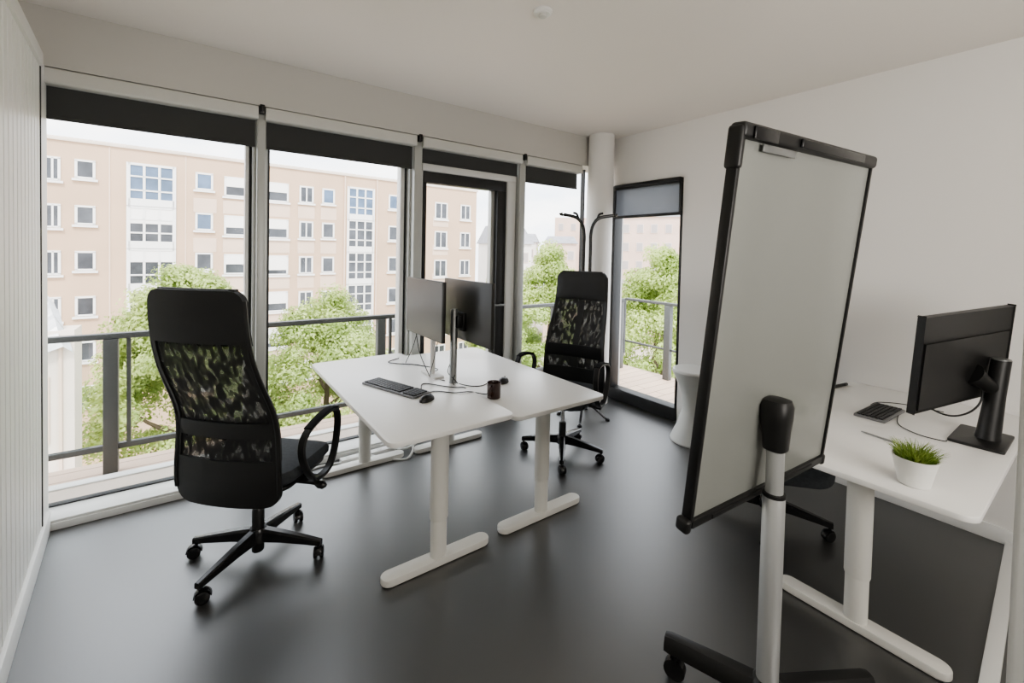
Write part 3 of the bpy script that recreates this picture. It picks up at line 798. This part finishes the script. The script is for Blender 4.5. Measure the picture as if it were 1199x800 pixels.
t = thing('coat_stand', 'black metal coat stand with curved hooked arms in front of the round column', 'coat stand', (2.87, 2.815, 0))
cr_ = Vector((math.cos(yaw), -math.sin(yaw), 0)); fwd = Vector((math.sin(yaw), math.cos(yaw), 0))
for s in (-1, 1):
    b = B()
    base = cr_*s*.030
    k_ = .20 if s > 0 else .19
    pts = [base+Vector((0, 0, .12)), base+Vector((0, 0, .8)), base+Vector((0, 0, 1.50)), base+Vector((0, 0, 1.67)), base+cr_*s*.022+Vector((0, 0, 1.765)), base+cr_*s*.080+Vector((0, 0, 1.822)), base+cr_*s*k_+Vector((0, 0, 1.845))]
    b.tube(cr(pts, 6), .015, 10)
    ob = obj('arm', b, 'blackgloss', t)
    tip = base+cr_*s*k_+Vector((0, 0, 1.845))
    for dd in (fwd*.9+cr_*s*.5, -fwd*.9+cr_*s*.6, cr_*s):
        dd = dd.normalized(); obj('hook', B().tube(cr([tip-dd*.004, tip+dd*.02+Vector((0, 0, -.006)), tip+dd*.036+Vector((0, 0, .012))], 4), [.008]*9, 8), 'blackgloss', ob)
    obj('hook', B().tube(cr([base+cr_*s*.05+Vector((0, 0, 1.795)), base+cr_*s*.070+Vector((0, 0, 1.850)), base+cr_*s*.105+Vector((0, 0, 1.863))], 4), .010, 8), 'blackgloss', ob)
for z0_, z1_ in ((.10, .17), (1.2, 1.23)):
    obj('collar', B().cyl((0, 0, z0_), (0, 0, z1_), .045), 'blackgloss', t)
for k in range(4):
    a = R(-52+90*k); d_ = Vector((math.cos(a), math.sin(a), 0))
    b = B(); b.tube(cr([d_*.02+Vector((0, 0, .14)), d_*.10+Vector((0, 0, .10)), d_*.19+Vector((0, 0, .03)), d_*.22+Vector((0, 0, .014))], 5), .011, 8)
    b.lathe([(.020, 0), (.020, .012), (.010, .022)], tuple(d_*.222), 16)
    obj('leg', b, 'blackgloss', t)

# white cables and power strip below the paired desks
t = thing('power_strip', 'white power strip with cables on the floor below the paired desks', 'power strip', (1.02, 3.115, 0), R(2))
obj('housing', B().box(-.20, .20, -.028, .028, 0, .036, .006), 'paper', t)
for k in range(5): obj('socket', B().lathe([(.017, .036), (.017, .0375)], (-.15+.075*k, 0, 0), 16), 'cassette', t)
cable('thick white cable curling up under the paired desks from the floor', [(1.20, 3.10, .02), (1.28, 3.04, .03), (1.36, 3.0, .10), (1.42, 2.96, .28), (1.40, 2.90, .50), (1.35, 2.8, .64)], .008, 'whitecable', 'white cables under the desks')
cable('thick white cable lying along the sill beside the far desk leg', [(.55, 3.10, .008), (.72, 3.14, .008), (.95, 3.06, .01), (1.12, 3.02, .02), (1.30, 3.09, .03), (1.44, 3.12, .05)], .008, 'whitecable', 'white cables under the desks')
cable('thick white cable looping between the two far desk feet', [(1.02, 3.06, .03), (1.15, 2.96, .01), (1.24, 2.93, .01), (1.30, 2.99, .06), (1.22, 3.07, .10), (1.10, 3.10, .07)], .008, 'whitecable', 'white cables under the desks')

# ------------------------------------------------------------------ outside: opposite apartment block
struct('ground', B().box(-60, 120, 3.8, 140, -13.6, -13.4), 'street')
FT = R(3.7)
bl = thing('apartment_block', 'long pink-beige apartment block across the street with rows of white-framed windows', 'building', (-6.2, 39, 0), FT)
b = B(); b.box(-22, 31.0, 0, 11, -13.4, 7.85); obj('wall', b, 'plaster', bl)
b = B(); b.box(-22.1, 31.1, -.12, 11.1, 7.85, 8.10, .02); obj('parapet', b, 'stone', bl)
b = B()
for x in (1.62, 2.0+3.65, 24.2): b.box(x-.04, x+.04, -.03, .02, -13.4, 7.8)
b.box(16.85, 16.95, -.12, 0, -13.4, 7.8); b.box(19.75, 19.85, -.12, 0, -13.4, 7.8)
obj('pilaster', b, 'plaster_pale', bl)
FL = 2.90
rw = random.Random(5)
def win(u0, u1, z1, z0, style):
    fr = B(); tk = .07
    fr.box(u0-.06, u0+tk, -.06, .01, z0, z1); fr.box(u1-tk, u1+.06, -.06, .01, z0, z1)
    fr.box(u0-.06, u1+.06, -.06, .01, z1-tk, z1+.05); fr.box(u0-.06, u1+.06, -.06, .01, z0-.03, z0+tk)
    fr.box(u0-.18, u1+.18, -.16, .0, z0-.20, z0-.06)
    if style == 'double': fr.box((u0+u1)/2-.05, (u0+u1)/2+.05, -.06, .01, z0, z1)
    o = obj('window', fr, 'winframe', bl, smooth=False)
    obj('pane', B().box(u0+tk, u1-tk, -.03, -.012, z0+tk, z1-tk), 'farglass_blue' if style == 'blue' else 'farglass', o, smooth=False)
    if style == 'shut':
        obj('shutter', B().box(u0+tk, u1-tk, -.055, -.032, z0+(z1-z0)*rw.choice((.25, .4, .5)), z1-tk), 'shutter', o, smooth=False)
cols = [(-1.3, -.7, 5.36, 6.74, 'double'), (.04, .89, 5.62, 6.73, 'plain'), (6.27, 7.22, 5.56, 6.72, 'blue'), (8.03, 9.33, 5.25, 6.64, 'shut'),
        (10.86, 12.33, 5.13, 6.57, 'shut'), (13.26, 14.25, 5.22, 6.53, 'double'), (15.06, 15.98, 5.28, 6.5, 'plain'), (21.02, 21.9, 5.27, 6.56, 'plain'),
        (25.95, 27.3, 4.69, 6.3, 'double'), (29.0, 30.15, 4.8, 6.3, 'double'), (-4.6, -3.2, 5.3, 6.7, 'shut'), (-8, -6.9, 5.3, 6.7, 'plain')]
for (u0, u1, z0, z1, st) in cols:
    for k in range(6):
        s_ = st
        if st == 'plain' and k == 0 and u0 > 10: s_ = 'blue'
        if st == 'blue' and k > 1: s_ = 'plain'
        win(u0, u1, z1-FL*k-.02*k, z0-FL*k-.05*k, s_)
def bay(u0, u1, nfl):
    for k in range(nfl):
        z1 = 6.85-FL*k*.995; z0 = z1-2.35; fr = B()
        fr.box(u0-.10, u0+.10, -.10, .01, z0-.5, z1+.1); fr.box(u1-.10, u1+.10, -.10, .01, z0-.5, z1+.1)
        fr.box(u0, u1, -.10, .01, z1-.06, z1+.10); fr.box(u0, u1, -.10, .01, z0-.5, z0+.05)
        for q in (1, 2):
            x = u0+(u1-u0)*q/3; fr.box(x-.07, x+.07, -.09, .01, z0, z1)
        for zz in (z1-.80, z0+.62): fr.box(u0, u1, -.09, .01, zz-.05, zz+.05)
        o = obj('window', fr, 'winframe', bl, smooth=False)
        obj('pane', B().box(u0+.1, u1-.1, -.03, -.012, z0+.05, z1-.06), 'farglass_blue' if k == 0 else 'farglass', o, smooth=False)
        if k in (1, 2) and u0 < 5: obj('shutter', B().box(u0+.1, u1-.1, -.06, -.032, z1-1.1+.3*(k == 2), z1-.06), 'shutter', o, smooth=False)
bay(2.55, 5.0, 5); bay(17.2, 19.5, 6)
for (u0, u1, st) in ((6.1, 7.5, 0), (7.9, 9.5, 0), (10.7, 12.5, 0), (13.1, 14.4, 0), (14.9, 16.2, 0), (25.7, 27.5, 0)):
    b = B()
    for k in range(5): b.box(u0, u1, -.022, .0, 5.05-.12-FL*(k)-1.05, 5.05-.12-FL*k-.02)
    obj('spandrel_panel', b, 'plaster_pale', bl, smooth=False)

# other buildings
def building(label, x, y, w, d, z1, m, rz, roof=None, wins=(3, 3), z0=-13.4, wm='hazeglass', name='apartment_block'):
    t = thing(name, label, 'building', (x, y, 0), rz)
    b = B(); b.box(-w/2, w/2, 0, d, z0, z1); obj('wall', b, m, t)
    if roof:
        b = B(); o = [(-w/2-.3, z1), (w/2+.3, z1), (w/2-.4, z1+roof), (-w/2+.4, z1+roof)]
        b.ring_solid([[Vector((px, -.3 if i < 2 else d*.35, pz)) for i, (px, pz) in enumerate(o)], [Vector((px, d+.3 if i < 2 else d*.65, pz)) for i, (px, pz) in enumerate(o)]])
        obj('roof', b, 'roof', t, smooth=False)
    nx, nz = wins
    for i in range(nx):
        for k in range(nz):
            cx = -w/2+w*(i+.5)/nx; cz = z1-1.9-3.0*k
            fr = obj('window', B().box(cx-.55, cx+.55, -.08, .0, cz-.75, cz+.75), 'farframe', t, smooth=False)
            obj('pane', B().box(cx-.45, cx+.45, -.11, -.081, cz-.65, cz+.65), wm, fr, smooth=False)
    return t
fr_ = R(-42)
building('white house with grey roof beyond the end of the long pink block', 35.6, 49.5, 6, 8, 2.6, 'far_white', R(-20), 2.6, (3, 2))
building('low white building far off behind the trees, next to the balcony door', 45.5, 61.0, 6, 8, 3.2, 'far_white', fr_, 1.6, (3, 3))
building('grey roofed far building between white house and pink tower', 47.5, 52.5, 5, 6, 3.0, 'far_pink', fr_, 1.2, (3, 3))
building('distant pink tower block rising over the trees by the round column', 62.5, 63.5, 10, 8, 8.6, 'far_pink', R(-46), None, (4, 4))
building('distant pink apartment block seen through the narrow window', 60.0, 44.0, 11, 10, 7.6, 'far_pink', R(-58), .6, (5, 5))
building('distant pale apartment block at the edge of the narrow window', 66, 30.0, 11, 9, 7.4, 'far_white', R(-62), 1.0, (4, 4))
# low annex with folded zinc roof at the far left
t = thing('annex_building', 'low beige annex with crumpled zinc roof at the foot of the fluted wall side', 'building', (-3.5, 15.6, 0))
obj('wall', B().box(-4, 1.0, 0, .9, -13.4, -.75), 'stone', t)
b = B()
for x in (-.9, -.35, .2, .75): b.box(x-.03, x+.03, -.06, 0, -6, -.9)
b.box(.25, .55, -.03, 0, -3.6, -1.9)
obj('pilaster', b, 'plaster_pale', t)
b = B(); rr_ = random.Random(9)
gx, gz = 14, 9; P = []
for j in range(gz+1):
    row = []
    for i in range(gx+1):
        s_ = i/gx; q = j/gz
        x = -4+5.1*s_-.55*q*s_+(.10 if i % 2 else -.05); y = -.25+1.0*q; z = -1.25+2.0*q*(1-.35*s_)+(.14 if i % 2 else -.10)+rr_.uniform(-.07, .07)
        row.append(b.bm.verts.new((x, y, z)))
    P.append(row)
for j in range(gz):
    for i in range(gx):
        b.bm.faces.new((P[j][i], P[j][i+1], P[j+1][i+1])); b.bm.faces.new((P[j][i], P[j+1][i+1], P[j+1][i]))
obj('roof', b, 'zinc', t, smooth=False)

# ------------------------------------------------------------------ trees
def tree(label, x, y, zt_, r, rz_, m, seed, clumps=70, leaves=330, ls=.11, group='street trees in front of the apartment block'):
    rg = random.Random(seed)
    t = thing('street_tree', label, 'tree', (x, y, -13.4), 0, group)
    top = zt_+13.4; cz = top-rz_
    b = B(); b.tube(cr([(0, 0, 0), (.1, .05, cz*.4), (-.05, .1, cz*.8), (.1, 0, cz+rz_*.5)], 4), [.30-.02*k for k in range(13)], 10)
    for k in range(9):
        a = k*2.4; h_ = cz-rz_*.6+k*.12*rz_; b.tube(cr([(0, 0, h_-.8), (r*.35*math.cos(a), r*.35*math.sin(a), h_), (r*.5*math.cos(a), r*.5*math.sin(a), h_+.6)], 3), [.09, .08, .07, .055, .045, .035, .02], 6)
    obj('trunk', b, 'bark', t)
    verts = []; faces = []
    for c in range(clumps):
        while True:
            p = Vector((rg.uniform(-1, 1), rg.uniform(-1, 1), rg.uniform(-1, 1)))
            if .25 < p.length < 1: break
        p = p.normalized()*(p.length**.45)
        # taper toward the top
        k_ = 1-.30*max(0, p.z)
        cc = Vector((p.x*r*k_*.86, p.y*r*k_*.86, cz+p.z*rz_*.90)); cr0 = rg.uniform(.16, .30)*r
        for _ in range(leaves):
            d_ = Vector((rg.gauss(0, 1), rg.gauss(0, 1), rg.gauss(0, 1))).normalized()*cr0*(rg.random()**.35)
            d_.z *= .75; q = cc+d_
            if q.z > top+.15: continue
            nrm = (d_.normalized()+Vector((rg.uniform(-.7, .7), rg.uniform(-.7, .7), rg.uniform(-.3, 1.0)))).normalized()
            a_ = nrm.orthogonal().normalized(); b_ = nrm.cross(a_); w_ = rg.uniform(.6, 1.15)*ls; th = rg.uniform(0, PI)
            e1 = (a_*math.cos(th)+b_*math.sin(th))*w_; e2 = (b_*math.cos(th)-a_*math.sin(th))*w_*.6
            i0 = len(verts); verts += [q-e1, q+e2, q+e1, q-e2]; faces.append((i0, i0+1, i0+2, i0+3))
    me = bpy.data.meshes.new('foliage'); me.from_pydata([tuple(v_) for v_ in verts], [], faces); me.materials.append(M[m])
    o = bpy.data.objects.new('foliage', me); C.objects.link(o); o.parent = t
    return t
tree('leafy light green tree behind the chair seen from behind', -.3, 20.0, 1.25, 3.0, 5.4, 'leaf1', 11, 190, 400, .075)
tree('leafy light green tree right of the first mullion, above the paired desks', 5.0, 21.3, .15, 3.35, 5.2, 'leaf1', 12, 190, 400, .078)
tree('light green tree seen through the window beside the round column', 10.9, 12.6, 2.35, 2.15, 5.6, 'leaf2', 13, 190, 420, .058)
tree('light green tree seen through the narrow window', 11.75, 8.45, 2.2, 2.0, 5.4, 'leaf2', 24, 190, 420, .055)
tree('far green tree beyond the end of the pink block, seen through the door glass', 23.4, 34.0, .2, 3.2, 5.8, 'leaf1', 15, 120, 330, .12)
tree('small light green tree left of the tree seen beside the round column', 7.9, 11.2, .3, 1.3, 4.4, 'leaf2', 16, 120, 360, .055)

# ------------------------------------------------------------------ sky and lights
w = bpy.data.worlds.new('sky'); S.world = w; w.use_nodes = True; nt = w.node_tree
bg = nt.nodes['Background']
tc = nt.nodes.new('ShaderNodeTexCoord'); mp = nt.nodes.new('ShaderNodeMapping'); mp.inputs['Scale'].default_value = (1.6, 1.6, 5.0)
nz = nt.nodes.new('ShaderNodeTexNoise'); nz.inputs['Scale'].default_value = 2.2; nz.inputs['Detail'].default_value = 7; nz.inputs['Roughness'].default_value = .55
rp = nt.nodes.new('ShaderNodeValToRGB'); rp.color_ramp.elements[0].position = .40; rp.color_ramp.elements[1].position = .62
rp.color_ramp.elements[0].color = (.70, .76, .86, 1); rp.color_ramp.elements[1].color = (.98, .97, .97, 1)
nt.links.new(tc.outputs['Generated'], mp.inputs['Vector']); nt.links.new(mp.outputs['Vector'], nz.inputs['Vector'])
nt.links.new(nz.outputs['Fac'], rp.inputs['Fac']); nt.links.new(rp.outputs['Color'], bg.inputs['Color'])
bg.inputs['Strength'].default_value = 3.0

sd = bpy.data.lights.new('sun', 'SUN'); sd.energy = 3.4; sd.angle = R(12); sd.color = (1, .95, .88)
so = bpy.data.objects.new('sun', sd); C.objects.link(so)
so.rotation_euler = Vector((.25, .75, -1.0)).to_track_quat('-Z', 'Y').to_euler()

def area(name, loc, target, sx, sy, e, col=(1, 1, 1)):
    d = bpy.data.lights.new(name, 'AREA'); d.shape = 'RECTANGLE'; d.size = sx; d.size_y = sy; d.energy = e; d.color = col
    o = bpy.data.objects.new(name, d); C.objects.link(o); o.location = loc
    o.rotation_euler = (Vector(target)-Vector(loc)).to_track_quat('-Z', 'Y').to_euler(); return o
area('room_fill', (1.2, -1.6, 2.6), (1.2, -1.6, 0), 2.2, 1.4, 6, (1, .96, .90))  # added fill light behind the camera, not an actual fitting
area('ceiling_fill', (1.3, -1.4, 1.5), (1.8, .9, 2.68), 1.6, 1.0, 34, (1, .95, .885))  # added fill aimed upward to brighten the ceiling, no such fixture in the room

S.view_settings.view_transform = 'AgX'
S.view_settings.look = 'AgX - Medium High Contrast'
S.view_settings.exposure = 0.47
S.cycles.use_denoising = True
S.cycles.max_bounces = 10
S.cycles.transparent_max_bounces = 16
S.cycles.sample_clamp_indirect = 6
